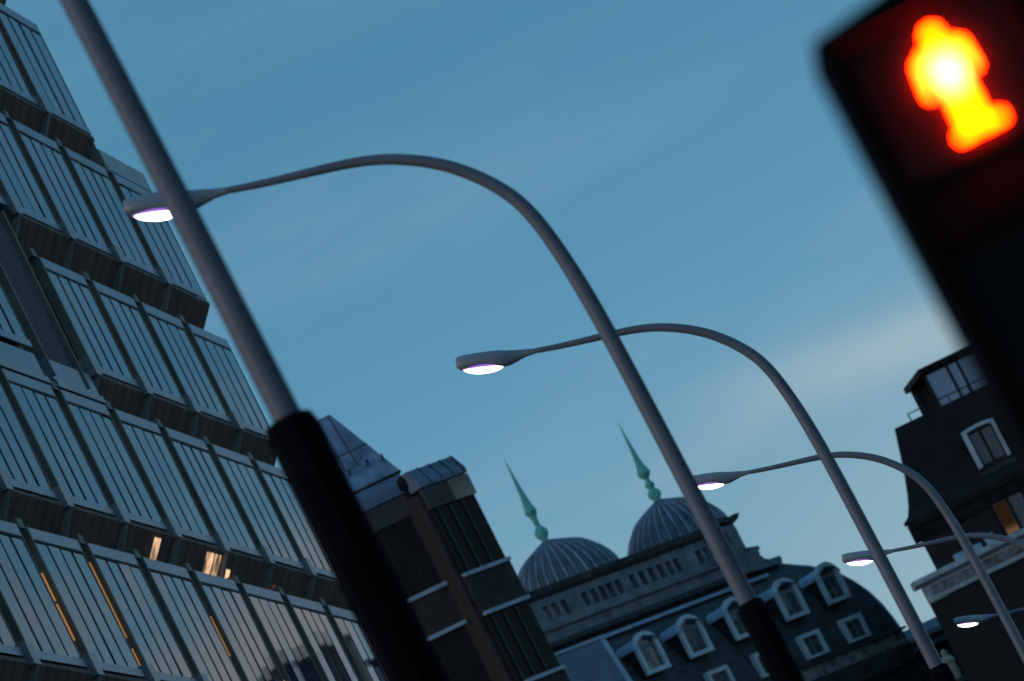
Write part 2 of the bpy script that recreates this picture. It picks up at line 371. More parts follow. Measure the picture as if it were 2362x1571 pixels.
lamp0 = make_lamp()
for i, (s, c, dz, lab) in enumerate(LAMPS):
    o = lamp0 if i == 0 else copy_tree(lamp0)
    P = DR*s+LF*c; o.location = (P.x, P.y, dz); o.rotation_euler = (0, 0, -ROAD); o['label'] = lab
for ch in lamp0.children:                               # the nearest post has a fatter base section
    if ch.name.startswith('base_column'): ch.scale = (1.19, 1.19, 1); ch.location = (-.006, 0, -.035)

# ---------------------------------------------------------------- pedestrian signal (near, out of focus)
def pedestrian_signal():
    Y = 9.2
    C = at(2236, 167, Y); k = Y/FPX
    root = empty('pedestrian_signal', (C.x, C.y, 0), R(0), 'black pedestrian signal glowing with a red standing man, close and out of focus', 'traffic signal')
    root.rotation_euler = (0, R(-.6), 0)
    z = C.z
    # local: X right, -Y towards the camera, Z up
    H0, H1, W0, W1 = -.62, .145, -.154, .215
    m = MB(z); m.loft([[(W0, y, H0), (W1, y, H0), (W1, y, H1+.035), (.05, y, H1+.03), (W0, y, H1)] for y in (.0, .22)]); m.build('housing', 'signal', root, bevel=.012)
    for zc in (0.0, -.33):
        m = MB(z); w, h, t, d = .132, .122, .008, .03
        m.box(-w, w, -d, -.002, zc+h-t, zc+h); m.box(-w, -w+t, -d, -.002, zc-h*.55, zc+h-t-.001); m.box(w-t, w, -d, -.002, zc-h*.55, zc+h-t-.001)
        m.build('visor', 'signal', root)
        m = MB(z); m.box(-.116, .116, -.006, -.001, zc-.108, zc+.108); m.build('signal_lens', 'darkglass', root)
    # the red man
    m = MB(z)
    def poly(pts): m.loft([[(x*.9+.002, -.013, y*.9) for x, y in pts], [(x*.9+.002, -.008, y*.9) for x, y in pts]])
    def disc(cx_, cy_, r_, n=20): poly([(cx_+r_*math.cos(2*math.pi*q/n), cy_+r_*math.sin(2*math.pi*q/n)) for q in range(n)])
    disc(.006, .078, .0125)
    poly([(-.019, .060), (.028, .060), (.045, .048), (.047, .002), (.036, .000), (.032, .036), (.026, .036), (.023, -.020), (.022, -.078), (.046, -.082), (.046, -.093), (.004, -.093), (.003, -.030), (.000, -.030), (-.003, -.093), (-.032, -.093), (-.032, -.084), (-.020, -.078), (-.018, -.020), (-.020, .036), (-.026, .036), (-.034, -.010), (-.046, -.008), (-.040, .044)])
    m.build('red_man', 'red', root)
    m = MB(); m.tube([(.05, .32, -.13), (.05, .32, z+.05)], .057, 20); m.build('post', 'sleeve', root, True)
    for zz in (-.05, -.45):
        m = MB(z); m.box(0, .10, .222, .27, zz, zz+.05); m.build('bracket', 'sleeve', root)
pedestrian_signal()

# ---------------------------------------------------------------- glass fronted building on the left
def glass_building():
    az = R(5.5); d = Vector((math.sin(az), math.cos(az), 0)); n = Vector((-math.cos(az), math.sin(az), 0))
    P = n*18.0
    root = empty('glass_building', (P.x, P.y, 0), math.pi/2-az, 'tall office block with overhanging tiers of tall narrow blue glass panes', 'building')
    END = 131.9; PITCHB = 4.46; S0 = END-PITCHB*11
    sills = [29.87, 26.57, 23.27, 19.98, 16.69, 13.39, 10.09]      # tier 0 (top) .. 6
    tops = [32.5, 29.12, 25.77, 22.33, 19.22, 15.94, 12.64]
    ends = [126.2, END-PITCHB, END, END, END, END, END]
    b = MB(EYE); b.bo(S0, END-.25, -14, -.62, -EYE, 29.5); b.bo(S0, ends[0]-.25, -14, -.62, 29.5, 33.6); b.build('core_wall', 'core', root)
    b = MB(EYE); b.bo(S0-.3, ends[0]+.2, -14.3, .3, 33.62, 34.0); b.build('roof_slab', 'alu', root)
    b = MB(EYE); b.bo(S0, END, -.6, -.05, -EYE, 9.4); b.build('lower_storeys', 'concrete', root)
    rnd = random.Random(3)
    for t in range(7):
        e = ends[t]; k = 0
        top, sill = tops[t], sills[t]
        # soffit under the tier: lip -> inward and down
        soff0 = S0 if t not in (2, 3) else (113.75 if t == 2 else 114.4)
        if t < 6 or True:
            m = MB(EYE); m.prism_oz([(.02, sill-.06), (.02, sill-.13), (-.56, sill-.80), (-.58, sill-.72), (-.10, sill-.06)], soff0, e-.02)
            m.build('soffit', 'soffit', root)
        nb = int(round((e-S0)/PITCHB))
        for j in range(nb):
            a0 = e-PITCHB*(j+1); a1 = e-PITCHB*j
            wide = .66
            p0, p1 = a0+wide*.5, a1-wide*.5
            if j == 0: p1 = a1
            concrete = (t == 3 and 108.9 < a0 < 113.0)
            if concrete:
                m = MB(EYE); m.bo(a0+.55, a1-1.25, -.6, -.06, sills[3]-.55, sills[2]-.15); m.build('concrete_panel', 'concrete', root)
                for xe in (a0+.42, a1-1.245):
                    m = MB(EYE); m.bo(xe, xe+.125, -.6, .02, sills[3]-.5, sills[2]-.2); m.build('panel_edge', 'cream', root)
                continue
            lo = sill; hi = top
            if t == 3 and a0 < 109: lo = 19.95; hi = 23.1
            extra = (t == 4 and a1 < 114.5)
            # frame: solid thin box with pale near edge, dark mullion fins in front of the glass
            fr = MB(EYE); DP = .15
            fr.bo(p0, p0+.10, -DP, -.004, lo+.15, hi)                     # jambs
            fr.bo(p1-.07, p1, -DP, -.004, lo+.15, hi)
            fr.bo(p0, p1, -DP-.03, -DP-.002, lo, hi)                     # back plate
            pan = fr.build('glazed_bay', 'cream', root)
            gl = MB(EYE); W = (p1-.07-p0-.10)/4
            mf = MB(EYE)
            for q in range(4):
                x0 = p0+.10+W*q; x1 = x0+W
                ty, tz = rnd.gauss(0, .0028), rnd.gauss(0, .0028)
                h2, w2 = (hi-.25-lo-.15)/2, W/2
                def off(sx, sz): return sx*w2*ty+sz*h2*tz
                zl, zh = lo+.152, hi-.24
                gl.add([(x0, -off(-1, -1)+.013, zl), (x1, -off(1, -1)+.013, zl), (x1, -off(1, 1)+.013, zh), (x0, -off(-1, 1)+.013, zh)], [(0, 1, 2, 3)])
                if q: mf.bo(x0-.032, x0+.032, -.06, -.004, lo+.15, hi-.23)
            mf.bo(p0+.10, p1-.07, -.06, -.002, hi-.275, hi-.222)
            gl.build('pane', 'pane', pan); mf.build('mullion', 'core', pan)
            fl = MB(EYE); fl.bo(p0, p1, -.02, .010, lo, lo+.148); fl.build('sill_flashing', 'flash', pan)
            fl = MB(EYE); fl.bo(p0+.102, p1-.072, -.05, -.003, hi-.22, hi-.01); fl.build('head_flashing', 'flash', pan)
            if extra:
                fl = MB(EYE); fl.bo(p0, p1, -.2, .02, hi+.03, hi+.16); fl.build('transom', 'alu', pan)
                fl = MB(EYE); fl.bo(p0+.05, p1-.05, -.2, -.02, hi+.20, hi+.62); fl.build('upper_flashing', 'flash', pan)
            if t == 2 and j == 0:
                fl = MB(EYE); fl.bo(p0-.3, p1, -.3, -.01, hi+.03, hi+.48); fl.build('upper_flashing', 'alu', pan)
        # ribs: end blocks, struts and recessed posts between bays
        for j in range(0, nb):
            x = e-PITCHB*(j+1)
            if x < S0+.2: continue
            m = MB(EYE)
            if not (t in (2, 3) and x < soff0-.6):
                m.bo(x-.24, x+.24, -.25, .10, sill-.16, sill+.22)
                m.loft([[(x-.08, -.10, sill-.16), (x+.08, -.10, sill-.16), (x+.08, .10, sill-.16), (x-.08, .10, sill-.16)], [(x-.08, .36, sill-.78), (x+.08, .36, sill-.78), (x+.08, .58, sill-.78), (x-.08, .58, sill-.78)]])
                m.build('bracket', 'alu', root)
            m = MB(EYE); m.bo(x-.20, x+.20, -.3, .0, top-.05, top+.12); m.build('rib_cap', 'cream', root)
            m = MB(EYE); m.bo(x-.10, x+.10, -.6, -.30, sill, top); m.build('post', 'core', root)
    # warm light leaking through the recesses beside the lower panes
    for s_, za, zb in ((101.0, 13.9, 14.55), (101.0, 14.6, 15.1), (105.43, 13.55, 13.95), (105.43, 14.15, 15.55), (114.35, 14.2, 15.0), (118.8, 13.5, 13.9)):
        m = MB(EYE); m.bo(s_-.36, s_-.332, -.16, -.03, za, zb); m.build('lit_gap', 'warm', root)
    # glowing ceiling panels seen under one tier
    sl_ = sills[4]
    for s_, w, f0, f1 in ((112.35, .50, .10, .95), (117.05, .62, .1, .9), (117.85, .48, .1, .85), (119.05, .40, .35, .8), (123.6, .5, .4, .8)):
        m = MB(EYE); o0, z0 = .02, sl_-.13; o1, z1 = -.56, sl_-.80
        q0 = (o0+(o1-o0)*f0, z0+(z1-z0)*f0-.012); q1 = (o0+(o1-o0)*f1, z0+(z1-z0)*f1-.012)
        m.prism_oz([(q0[0]+.008, q0[1]), (q1[0]+.008, q1[1]), (q1[0]-.01, q1[1]+.01), (q0[0]-.01, q0[1]+.01)], s_, s_+w); m.build('lit_panel', 'lit' if s_ < 119.5 else 'dimlit', root)
glass_building()

# ---------------------------------------------------------------- brown brick block
def brown_building():
    F = Front(1040, 1150, 185, 80); G = Front(1040, 1150, 185, 46)
    root = empty('brick_office_block', (F.O.x, F.O.y, 0), F.rz, 'dark brown brick block with pale sill bands and lead roof behind the nearest lamp', 'building')
    # left face in root frame; right face parts carried by a turned frame (parts keep root as parent)
    rot = Matrix.Rotation(G.rz-F.rz, 4, 'Z')
    def right(m): m.v = [tuple(rot @ Vector(v)) for v in m.v]; return m
    b = MB(EYE); b.bo(-9, -1.0, -9, -.12, -EYE, 24.4); b.build('wall', 'brick', root)
    w = MB(EYE); w.bo(-1.02, 1.0, -9, -.12, -EYE, 24.45); right(w).build('wall', 'brick', root)
    # left face
    for (z0, z1) in ((20.61, 21.85), (17.2, 18.4), (14.0, 15.2)):
        m = MB(EYE); m.bo(-9, -1.02, -.118, .0, z0-.06, z1-.01); m.build('spandrel', 'brick', root)
        for zz in (z1, z0):
            m = MB(EYE); m.bo(-2.95, -1.2, -.1, .09, zz-.06, zz+.06); m.build('sill', 'sill', root)
    for (z0, z1) in ((21.93, 24.03), (18.48, 20.53)):
        m = MB(EYE); m.bo(-2.9, -1.2, -.117, -.08, z0, z1); wnd = m.build('window', 'dwin', root)
        m = MB(EYE)
        for x in (-2.3, -1.75): m.bo(x-.03, x+.03, -.078, -.03, z0, z1)
        m.build('window_frame', 'core', wnd)
    m = MB(EYE); m.bo(-9, -1.15, -.12, .04, 24.05, 24.68); m.build('fascia', 'fascia', root)
    m = MB(EYE); m.prism_oz([(.10, 24.70), (.08, 25.0), (-.35, 25.36), (-1.2, 25.36), (-1.2, 24.70)], -9, -.95); m.build('parapet_roof', 'lead', root, bevel=.03)
    # steep lead roof rising behind the parapet, hipped at its right end
    m = MB(EYE)
    m.loft([[(-4.2, .5, 25.40), (-.86, .5, 25.40), (-.86, 6, 25.40), (-4.2, 6, 25.4)], [(-3.2, 1.75, 27.97), (-1.80, 1.75, 27.97), (-1.80, 4.2, 27.97), (-3.2, 4.2, 27.97)]])
    rf = m.build('lead_roof', 'browlead', root)
    m = MB(EYE)
    for k in range(4):
        x = -3.05+k*.40
        m.loft([[(x-.02, .47, 25.32), (x+.02, .47, 25.32), (x+.02, .55, 25.32), (x-.02, .55, 25.32)], [(x-.02-.1*k/11, 1.72, 27.95), (x+.02-.1*k/11, 1.72, 27.95), (x+.02-.1*k/11, 1.80, 27.95), (x-.02-.1*k/11, 1.80, 27.95)]])
    m.bo(-3.6, -1.30, -1.16, -1.09, 26.62, 26.66); m.build('roof_seam', 'fascia', rf)
    for (x, z) in ((-1.15, 25.95), (-1.6, 26.0), (-2.2, 25.95)):
        yb = .5+1.25*(z-25.35)/2.6
        m = MB(EYE); m.tube([(x, yb+.05, z), (x, yb-.18, z+.04), (x, yb-.20, z+.16)], .035, 8); m.build('roof_vent', 'core', rf)
    m = MB(EYE); m.bo(-9, -.88, -.48, -.30, 25.362, 25.42); m.build('gutter', 'core', root)
    # pilaster with rounded head on the corner
    m = MB(EYE); m.tube([(-1.02, -.02, -EYE), (-1.02, -.02, 24.75)], .15, 14); m.lathe([(.15, 24.752), (.22, 24.80), (.22, 24.98), (.17, 25.12), (.06, 25.2)], (-1.02, -.02, 0), 16); m.build('pilaster', 'pier', root, True)
    # right face
    for (z0, z1) in ((20.53, 21.77), (17.1, 18.27), (13.9, 15.0)):
        m = MB(EYE); m.bo(-.9, .985, -.118, .0, z0-.06, z1-.01); right(m).build('spandrel', 'brick', root)
        for zz in (z1, z0):
            m = MB(EYE); m.bo(-.88 if zz > 20 else -.6, .98, -.1, .09, zz-.055, zz+.055); right(m).build('sill', 'sill', root)
    for (z0, z1) in ((21.85, 23.86), (18.36, 20.45)):
        m = MB(EYE); m.bo(-.88, .96, -.117, -.08, z0, z1); wnd = right(m).build('window', 'dwin', root)
        m = MB(EYE)
        for x in (-.58, -.1, .4): m.bo(x-.035, x+.035, -.078, -.02, z0, z1)
        right(m).build('window_frame', 'fascia', wnd)
    m = MB(EYE); m.bo(-.9, .14, -.12, .03, 23.9, 24.53); right(m).build('fascia', 'fascia', root)
    m = MB(EYE); m.bo(.155, 1.0, -.12, .03, 23.9, 24.53); right(m).build('fascia', 'beige', root)
    m = MB(EYE); m.prism_oz([(.06, 24.56), (.06, 24.72), (-.22, 25.2), (-1.0, 25.2), (-1.0, 24.56)], -.93, 1.02); pr = right(m).build('parapet_roof', 'lead', root, bevel=.03)
    m = MB(EYE)
    for x in (-.45, .0, .45, .9):
        m.prism_oz([(.08, 24.6), (.08, 24.73), (-.21, 25.225), (-.26, 25.2), (.03, 24.7)], x-.015, x+.015)
    right(m).build('roof_seam', 'fascia', pr)
brown_building()

# ---------------------------------------------------------------- domed building
def domed_building():
    F = Front(1600, 1400, 230, 43)
    root = empty('domed_building', (F.O.x, F.O.y, 0), F.rz, 'old stone building with two ribbed lead domes, copper spires and a slate mansard', 'building')
    def S(px, o): return F.uv(*px, o)
    SE = 9.35                        # right end of the front
    PR = [(19.0, 0), (19.5, .06), (20.1, .15), (20.7, .30), (21.3, .53), (21.8, .78), (22.2, 1.10), (22.5, 1.36), (22.8, 1.72), (23.0, 1.94), (23.3, 2.4)]
    SL = -9.0; DPT = 15
    m = MB(EYE)
    m.loft([[(SL, i, z), (SE-i, i, z), (SE-i, DPT-i, z), (SL, DPT-i, z)] for z, i in PR]); m.build('mansard_roof', 'slate', root, True)
    # pale edge along the curved hip
    m = MB(EYE); m.tube([(SE-i+.01, i-.01, z) for z, i in PR], .07, 8); m.build('hip_roll', 'lead', root, True)
    m = MB(EYE); m.bo(-5.0, 5.9, -1.80, -1.40, 22.74, 22.86); m.build('roof_flashing', 'leadblue', root)
    # walls below
    m = MB(EYE); m.bo(SL, SE-.1, -DPT, -.1, -EYE, 18.0); m.build('wall', 'darkstone', root)
    m = MB(EYE); m.prism_oz([(-.1, 17.7), (.12, 17.75), (.18, 18.35), (.18, 18.42), (-.1, 18.42)], SL, SE); m.build('lower_cornice', 'darkstone', root)
    m = MB(EYE); m.bo(SL, SE+.03, -.1, .10, 18.43, 18.93); m.build('frieze', 'frieze', root, bevel=.03)
    m = MB(EYE); m.bo(SL, SE+.1, -.1, .26, 18.935, 19.02); m.build('gutter', 'darkstone', root)
    # attic with pierced parapet, set back on top of the mansard
    O = -2.0
    def Sx(x, y): return S(z4(x, y), O)[0]
    zA, zB, zC, zT = 24.10, 24.64, 24.92, 25.28
    op = []
    for xs, yy in (((235, 278, 322), (1205, 1180, 1160)), ((425, 470, 512, 553, 597), (1110, 1090, 1075, 1062, 1045)), ((668, 715, 762, 810, 855, 893), (1012, 992, 972, 958, 940, 925)), ((1008, 1050), (885, 870))):
        for x, y in zip(xs, yy): op.append(Sx(x+12, y))
    a0 = -9.0; a1 = Sx(1105, 850)
    m = MB(EYE); m.bo(a0, a1, O-.35, O, 22.9, zA); m.bo(a0, a1, O-.35, O, zB, zC)
    cur = a0; hw = .155
    for x in op: m.bo(cur, x-hw, O-.35, O, zA+.001, zB-.001); cur = x+hw
    m.bo(cur, a1, O-.35, O, zA+.001, zB-.001)
    at_ = m.build('attic_parapet', 'stone', root)
    m = MB(EYE); m.bo(op[1]-.1, a1, O-.9, O-.6, 22.9, zC); m.build('inner_parapet', 'core', root)
    m = MB(EYE); m.prism_oz([(O+.02, zC), (O+.20, zC+.12), (O+.24, zT-.06), (O+.24, zT), (O-.45, zT), (O-.45, zC)], a0, a1+.1); m.build('coping', 'darkstone', root)
    m = MB(EYE); m.prism_oz([(O+.0, 23.70), (O+.16, 23.76), (O+.16, 23.88), (O+.0, 23.93), (O-.1, 23.93), (O-.1, 23.70)], a0, a1); m.build('plinth_moulding', 'stone', root)
    m = MB(EYE); m.prism_oz([(O+.01, 23.02), (O+.34, 23.13), (O+.34, 23.25), (O+.02, 23.36)], a0, a1+.3); m.build('string_course', 'darkstone', root)
    # end pavilion of the attic: piers, arch, scroll buttress and stepped blocks
    O2 = -1.75
    def Q(*pts): return [S(zq(x, y), O2) for x, y in pts]
    m = MB(EYE)
    m.prism_sz(Q((30, 390), (250, 375), (285, 330), (295, 268), (225, 290), (205, 310), (20, 345)), O2+.12, O2-.9)
    m.build('pavilion_cornice', 'darkstone', root)
    m = MB(EYE)
    m.prism_sz(Q((150, 412), (250, 374), (262, 400), (305, 470), (300, 490), (320, 560), (395, 645), (400, 690), (250, 740), (240, 600), (212, 540), (178, 478)), O2, O2-.5)
    m.prism_sz(Q((-40, 446), (149, 413), (177, 479), (150, 490), (-30, 520)), O2, O2-.5)
    m.prism_sz(Q((-30, 521), (60, 505), (190, 742), (120, 790), (60, 830)), O2, O2-.5)
    m.prism_sz(Q((186, 650), (238, 640), (249, 741), (200, 760)), O2, O2-.5)
    m.build('pavilion', 'stone', root)
    m = MB(EYE)
    m.prism_sz(Q((210, 742), (430, 690), (400, 655), (530, 636), (545, 665), (530, 690), (548, 742), (600, 782), (655, 786), (770, 745), (795, 790), (795, 830), (240, 990)), O2+.05, O2-1.2)
    m.build('pavilion_base', 'stone', root)
    # lead clad corner block on the left with a bright flashing
    m = MB(EYE); m.prism_oz([(.55, 17.0), (.55, 19.2), (.05, 22.55), (-2, 22.55), (-2, 17.0)], -10, -4.95); lb = m.build('lead_block', 'lead', root)
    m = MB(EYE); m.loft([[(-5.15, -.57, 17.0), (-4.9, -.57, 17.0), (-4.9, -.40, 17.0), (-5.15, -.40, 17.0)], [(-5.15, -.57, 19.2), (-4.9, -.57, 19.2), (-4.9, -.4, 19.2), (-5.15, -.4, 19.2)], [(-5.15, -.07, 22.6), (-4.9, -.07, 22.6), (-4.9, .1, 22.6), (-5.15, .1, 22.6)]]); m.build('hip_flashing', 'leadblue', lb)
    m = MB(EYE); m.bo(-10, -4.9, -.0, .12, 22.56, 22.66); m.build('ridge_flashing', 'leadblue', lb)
    # upper dormers: arched white fronts under barrel roofs of lead
    def dormer(sc, zb, zt, idx):
        w = .62; r_ = w; zs = zt-r_*.82
        def arch(hw, zsp, rise, n=12): return [(hw*math.cos(math.pi*k/n), zsp+rise*math.sin(math.pi*k/n)) for k in range(n+1)]
        out = [(sc+w, zb)]+[(sc+x, z) for x, z in arch(w, zs, zt-zs)]+[(sc-w, zb)]
        inn_hw = w-.17
        inn = [(sc+inn_hw, zb+.15)]+[(sc+x, z) for x, z in arch(inn_hw, zs+.02, zt-zs-.17)]+[(sc-inn_hw, zb+.15)]
        m = MB(EYE); n = len(out)
        vs = [(a, -.08, z) for a, z in out]+[(a, -.08, z) for a, z in inn]+[(a, .06, z) for a, z in out]+[(a, .06, z) for a, z in inn]
        fs = []
        for k in range(n):
            j = (k+1) % n
            fs += [(k, j, n+j, n+k), (2*n+k, 3*n+k, 3*n+j, 2*n+j), (k, 2*n+k, 2*n+j, j), (n+k, n+j, 3*n+j, 3*n+k)]
        m.add(vs, fs); fro = m.build('dormer', 'white', root)
        # body
        m = MB(EYE); m.box(sc-w+.03, sc+w-.03, .061, 1.35, zb, zs-.02); m.build('dormer_cheek', 'core', fro)
        m = MB(EYE); q = [(sc+x*1.10, z) for x, z in arch(w, zs-.02, (zt-zs)*.80)]
        q2 = [(sc+x*.98, z) for x, z in arch(w, zs-.02, (zt-zs)*.62)]
        m.loft([[(a, .07, z) for a, z in q]+[(a, -.16, z) for a, z in reversed(q2)], [(a, 1.15, z) for a, z in q]+[(a, 1.15, z) for a, z in reversed(q2)]]); m.build('dormer_roof', 'leadblue', fro, True)
        m = MB(EYE); m.prism_sz(inn, -.06, -.10); pn = m.build('window_pane', 'wpane', fro)
        m = MB(EYE); m.bo(sc-inn_hw, sc+inn_hw, -.058, -.01, zs-.07, zs+.05); m.bo(sc-.025, sc+.025, -.058, -.04, zb+.15, zs-.07)
        m.build('glazing_bar', 'stone', fro)
        dp = {0: .55, 2: .3, 3: .75}.get(idx)
        if dp:
            m = MB(EYE); m.bo(sc-inn_hw+.02, sc-.03, -.0585, -.05, zs-.07-(zs-zb-.22)*dp, zs-.075); m.build('window_blind', 'blind', fro)
    ds = [S(z4(*p), 0)[0] for p in ((785, 1430), (1010, 1345), (1245, 1250))]+[S(z5(*p), 0)[0] for p in ((350, 1135), (565, 1050))]
    for i_, s_ in enumerate(ds): dormer(s_, 20.75, 22.30, i_)
    # lower square dormers
    def low(sc, zb=19.17, zt=20.10):
        w = .58
        m = MB(EYE); t_ = .15
        m.bo(sc-w, sc-w+t_, -.1, .12, zb, zt); m.bo(sc+w-t_, sc+w, -.1, .12, zb, zt); m.bo(sc-w+t_, sc+w-t_, -.1, .12, zt-t_, zt); m.bo(sc-w+t_, sc+w-t_, -.1, .12, zb, zb+.09)
        o = m.build('window_surround', 'white', root)
        m = MB(EYE); m.bo(sc-w+t_, sc+w-t_, -.1, .03, zb+.09, zt-t_); m.build('window_pane', 'wpane', o)
        m = MB(EYE); m.bo(sc-.025, sc+.025, .031, .045, zb+.09, zt-t_); m.build('glazing_bar', 'stone', o)
    for s_ in (-3.3, -.5, 2.1, S(z5(485, 1405), 0)[0], S(z5(698, 1313), 0)[0]): low(s_)
    # domes
    prof = [(0, 0), (10, 3), (32, 12), (60, 25), (78, 35), (91, 46), (110, 67), (122, 85), (130, 103), (136, 130), (138, 165), (138, 230)]
    k = 234/FPX
    N = 34
    def ribs(a): return .022*abs(math.cos(a*N/2))**4-.02
    for px, Y, sc, fin in (((1257, 1246), 232.5, 1.0, [(.0, .0), (.10, .02), (.14, .10), (.23, .24), (.26, .36), (.22, .48), (.12, .58), (.095, .66), (.12, .95), (.18, 1.10), (.235, 1.18), (.225, 1.23), (.17, 1.42), (.10, 1.95), (.05, 2.65), (.015, 3.25), (.004, 3.45)]),
                       ((1516, 1153), 232.5, .97, [(.0, .0), (.13, .02), (.15, .08), (.24, .20), (.26, .32), (.20, .44), (.10, .52), (.17, .60), (.18, .70), (.10, .82), (.095, .92), (.20, 1.05), (.26, 1.14), (.24, 1.20), (.16, 1.45), (.10, 1.85), (.05, 2.55), (.015, 3.15), (.004, 3.32)])):
        d_ = ray(*px); P = d_*((F.O.dot(F.n)-4.9)/d_.dot(F.n))+Vector((0, 0, EYE)); q = Matrix.Rotation(-F.rz, 4, 'Z') @ (P-Vector((F.O.x, F.O.y, 0)))
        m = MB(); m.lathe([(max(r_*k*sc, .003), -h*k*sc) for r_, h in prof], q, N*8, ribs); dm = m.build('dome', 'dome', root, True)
        m = MB()
        for j in range(N):
            a = 2*math.pi*(j+.5)/N
            m.tube([(q.x+max(r_*k*sc-.01, .02)*math.cos(a), q.y+max(r_*k*sc-.01, .02)*math.sin(a), q.z-h*k*sc) for r_, h in prof[1:]], [.015]+[.02]+[.038]*(len(prof)-3), 6)
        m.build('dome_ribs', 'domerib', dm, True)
        m = MB(); m.lathe([(max(r_, .003), z-.06) for r_, z in fin], q, 16); m.build('finial', 'copper', dm, True)
domed_building()

# ---------------------------------------------------------------- dark mansard house on the right
def mansard_house():
    F = Front(2200, 1250, 230, 80)
    root = empty('mansard_house', (F.O.x, F.O.y, 0), F.rz, 'dark mansard house with a glazed rooftop room, pale cornice and white roof window', 'building')
    XR = 26.0; SE = -1.02; DPT = 14
    # bell cast mansard: left offset at each height
    PR = [(21.55, -1.42), (21.66, -1.40), (21.84, -1.10), (22.19, -.86), (22.6, -.66), (23.17, -.42), (24.1, -.10), (25.02, .20)]
    m = MB(EYE); SK = .62
    m.loft([[(l, (l+1.42)*.9-.38, z), (XR, (l+1.42)*.9-.38, z), (XR, DPT, z), (l+SK*DPT, DPT, z)] for z, l in PR]); m.build('mansard_roof', 'mansard', root, True)
    m = MB(EYE); m.prism_oz([(.0, 20.85), (.14, 21.05), (.16, 21.25), (.36, 21.42), (.36, 21.54), (-.1, 21.54), (-.1, 20.85)], SE-.22, XR); m.build('eaves', 'mansard', root)
    m = MB(EYE); m.loft([[(SE, .02, z), (XR, .02, z), (XR, DPT, z), (SE+SK*DPT, DPT, z)] for z in (-EYE, 21.5)]); m.build('wall', 'dbrick', root)
    m = MB(EYE); m.loft([[(SE-.86, -.30, z), (XR, -.30, z), (XR, 6, z), (SE-.86+SK*6.3, 6, z)] for z in (-EYE, 18.72)]); m.build('lower_wall', 'dbrick', root)
    m = MB(EYE); m.bo(-1.86, XR, .1, .42, 18.74, 19.34); fz = m.build('frieze', 'cornice', root, bevel=.02)
    m = MB(EYE)
    rnd = random.Random(5); x = -1.6
    cmb = [(-1.6, .421)]
    while x < 6: cmb += [(x, .43), (x, .47), (x+.12, .47), (x+.12, .43)]; x += .30
    cmb += [(6.1, .43), (6.1, .421)]
    m.loft([[(a, -o, z) for a, o in cmb] for z in (18.92, 19.26)])
    m.build('frieze_carving', 'frieze', fz)
    m = MB(EYE); m.prism_oz([(.425, 19.36), (.60, 19.42), (.72, 19.46), (.72, 19.60), (.60, 19.66), (.0, 19.66), (.0, 19.36)], -2.12, XR); m.build('cornice', 'cornice', root)
    m = MB(EYE); m.bo(-.28, .82, -.35, .22, 19.662, 19.92); m.build('parapet_block', 'leadblue', root, bevel=.04)
    m = MB(EYE); m.bo(1.0, 1.35, -.2, .3, 19.662, 20.05); m.build('parapet_block', 'leadblue', root, bevel=.04)
    # roof window with white segmental surround
    def roofwin(sc):
        zb, zt, w = 22.28, 23.78, .64; yb = -.95
        m = MB(EYE); t_ = .14
        y0, y1 = -.02, .10
        m.bo(sc-w, sc-w+t_, y0-.15, y1-.06, zb, zt-.05); m.bo(sc+w-t_, sc+w, y0-.15, y1-.06, zb, zt-.05)
        top = [(sc-w, zt-.05), (sc-w*.5, zt-.005), (sc, zt+.015), (sc+w*.5, zt-.005), (sc+w, zt-.05), (sc+w-.05, zt-.17), (sc+w*.5, zt-.125), (sc, zt-.105), (sc-w*.5, zt-.125), (sc-w+.05, zt-.17)]
        m.prism_sz(top, y1-.058, y0-.15); o = m.build('roof_window', 'white', root)
        m = MB(EYE); m.bo(sc-w+t_, sc+w-t_, y0-1.2, y0-.05, zb-.1, zt-.1); m.build('window_recess', 'core', o)
        for a, b in ((sc-w+t_+.08, sc-.07), (sc+.05, sc+w-t_-.06)):
            m = MB(EYE); m.bo(a, b, y0-.049, y0-.02, zb+.08, zt-.26); m.build('window_pane', 'curtain', o)
        m = MB(EYE); m.bo(sc-w-.1, sc+w+.1, y0-.9, y0+.06, zb-.30, zb-.12); m.build('window_sill', 'darkstone', o)
    roofwin(2.70); roofwin(6.6); roofwin(10.5)
    # windows below the eaves
    for a in (1.85, 5.4, 9.0):
        m = MB(EYE); m.bo(a-.08, a+1.22, -.019, .03, 19.66, 21.0); o = m.build('window_frame', 'mansard', root)
        for j in (0, 1):
            m = MB(EYE); m.bo(a+j*.62, a+j*.62+.50, .031, .045, 19.72, 20.92); m.build('window_pane', 'curtain', o)
        m = MB(EYE); m.bo(a+.02, a+.48, .046, .056, 19.74, 20.9)
        if a < 3: m.build('lit_pane', 'glow', o)
    # rooftop room with flat roof and railing
    m = MB(EYE); m.prism_oz([(-1.1, 26.34), (-1.0, 26.46), (-1.0, 26.56), (-4.5, 26.56), (-4.5, 26.34)], 1.93, 8.5); m.build('flat_roof', 'mansard', root)
    m = MB(EYE)
    for x in (2.10, 2.98, 3.40, 4.3, 5.2, 6.1, 7.0, 7.9): m.bo(x-.045, x+.045, -1.32, -1.20, 24.9, 26.34)
    m.bo(2.10, 8.0, -1.30, -1.22, 26.26, 26.335); m.bo(2.055, 2.15, -4.2, -4.1, 24.9, 26.34)
    m.build('window_frame', 'mansard', root)
    m = MB(EYE); m.bo(2.12, 8.0, -1.27, -1.25, 25.0, 26.3); m.build('window_pane', 'skypane', root)
    m = MB(EYE); m.bo(2.2, 8.0, -4.4, -4.2, 24.9, 26.34); m.build('rear_wall', 'darkstone', root)
    m = MB(EYE)
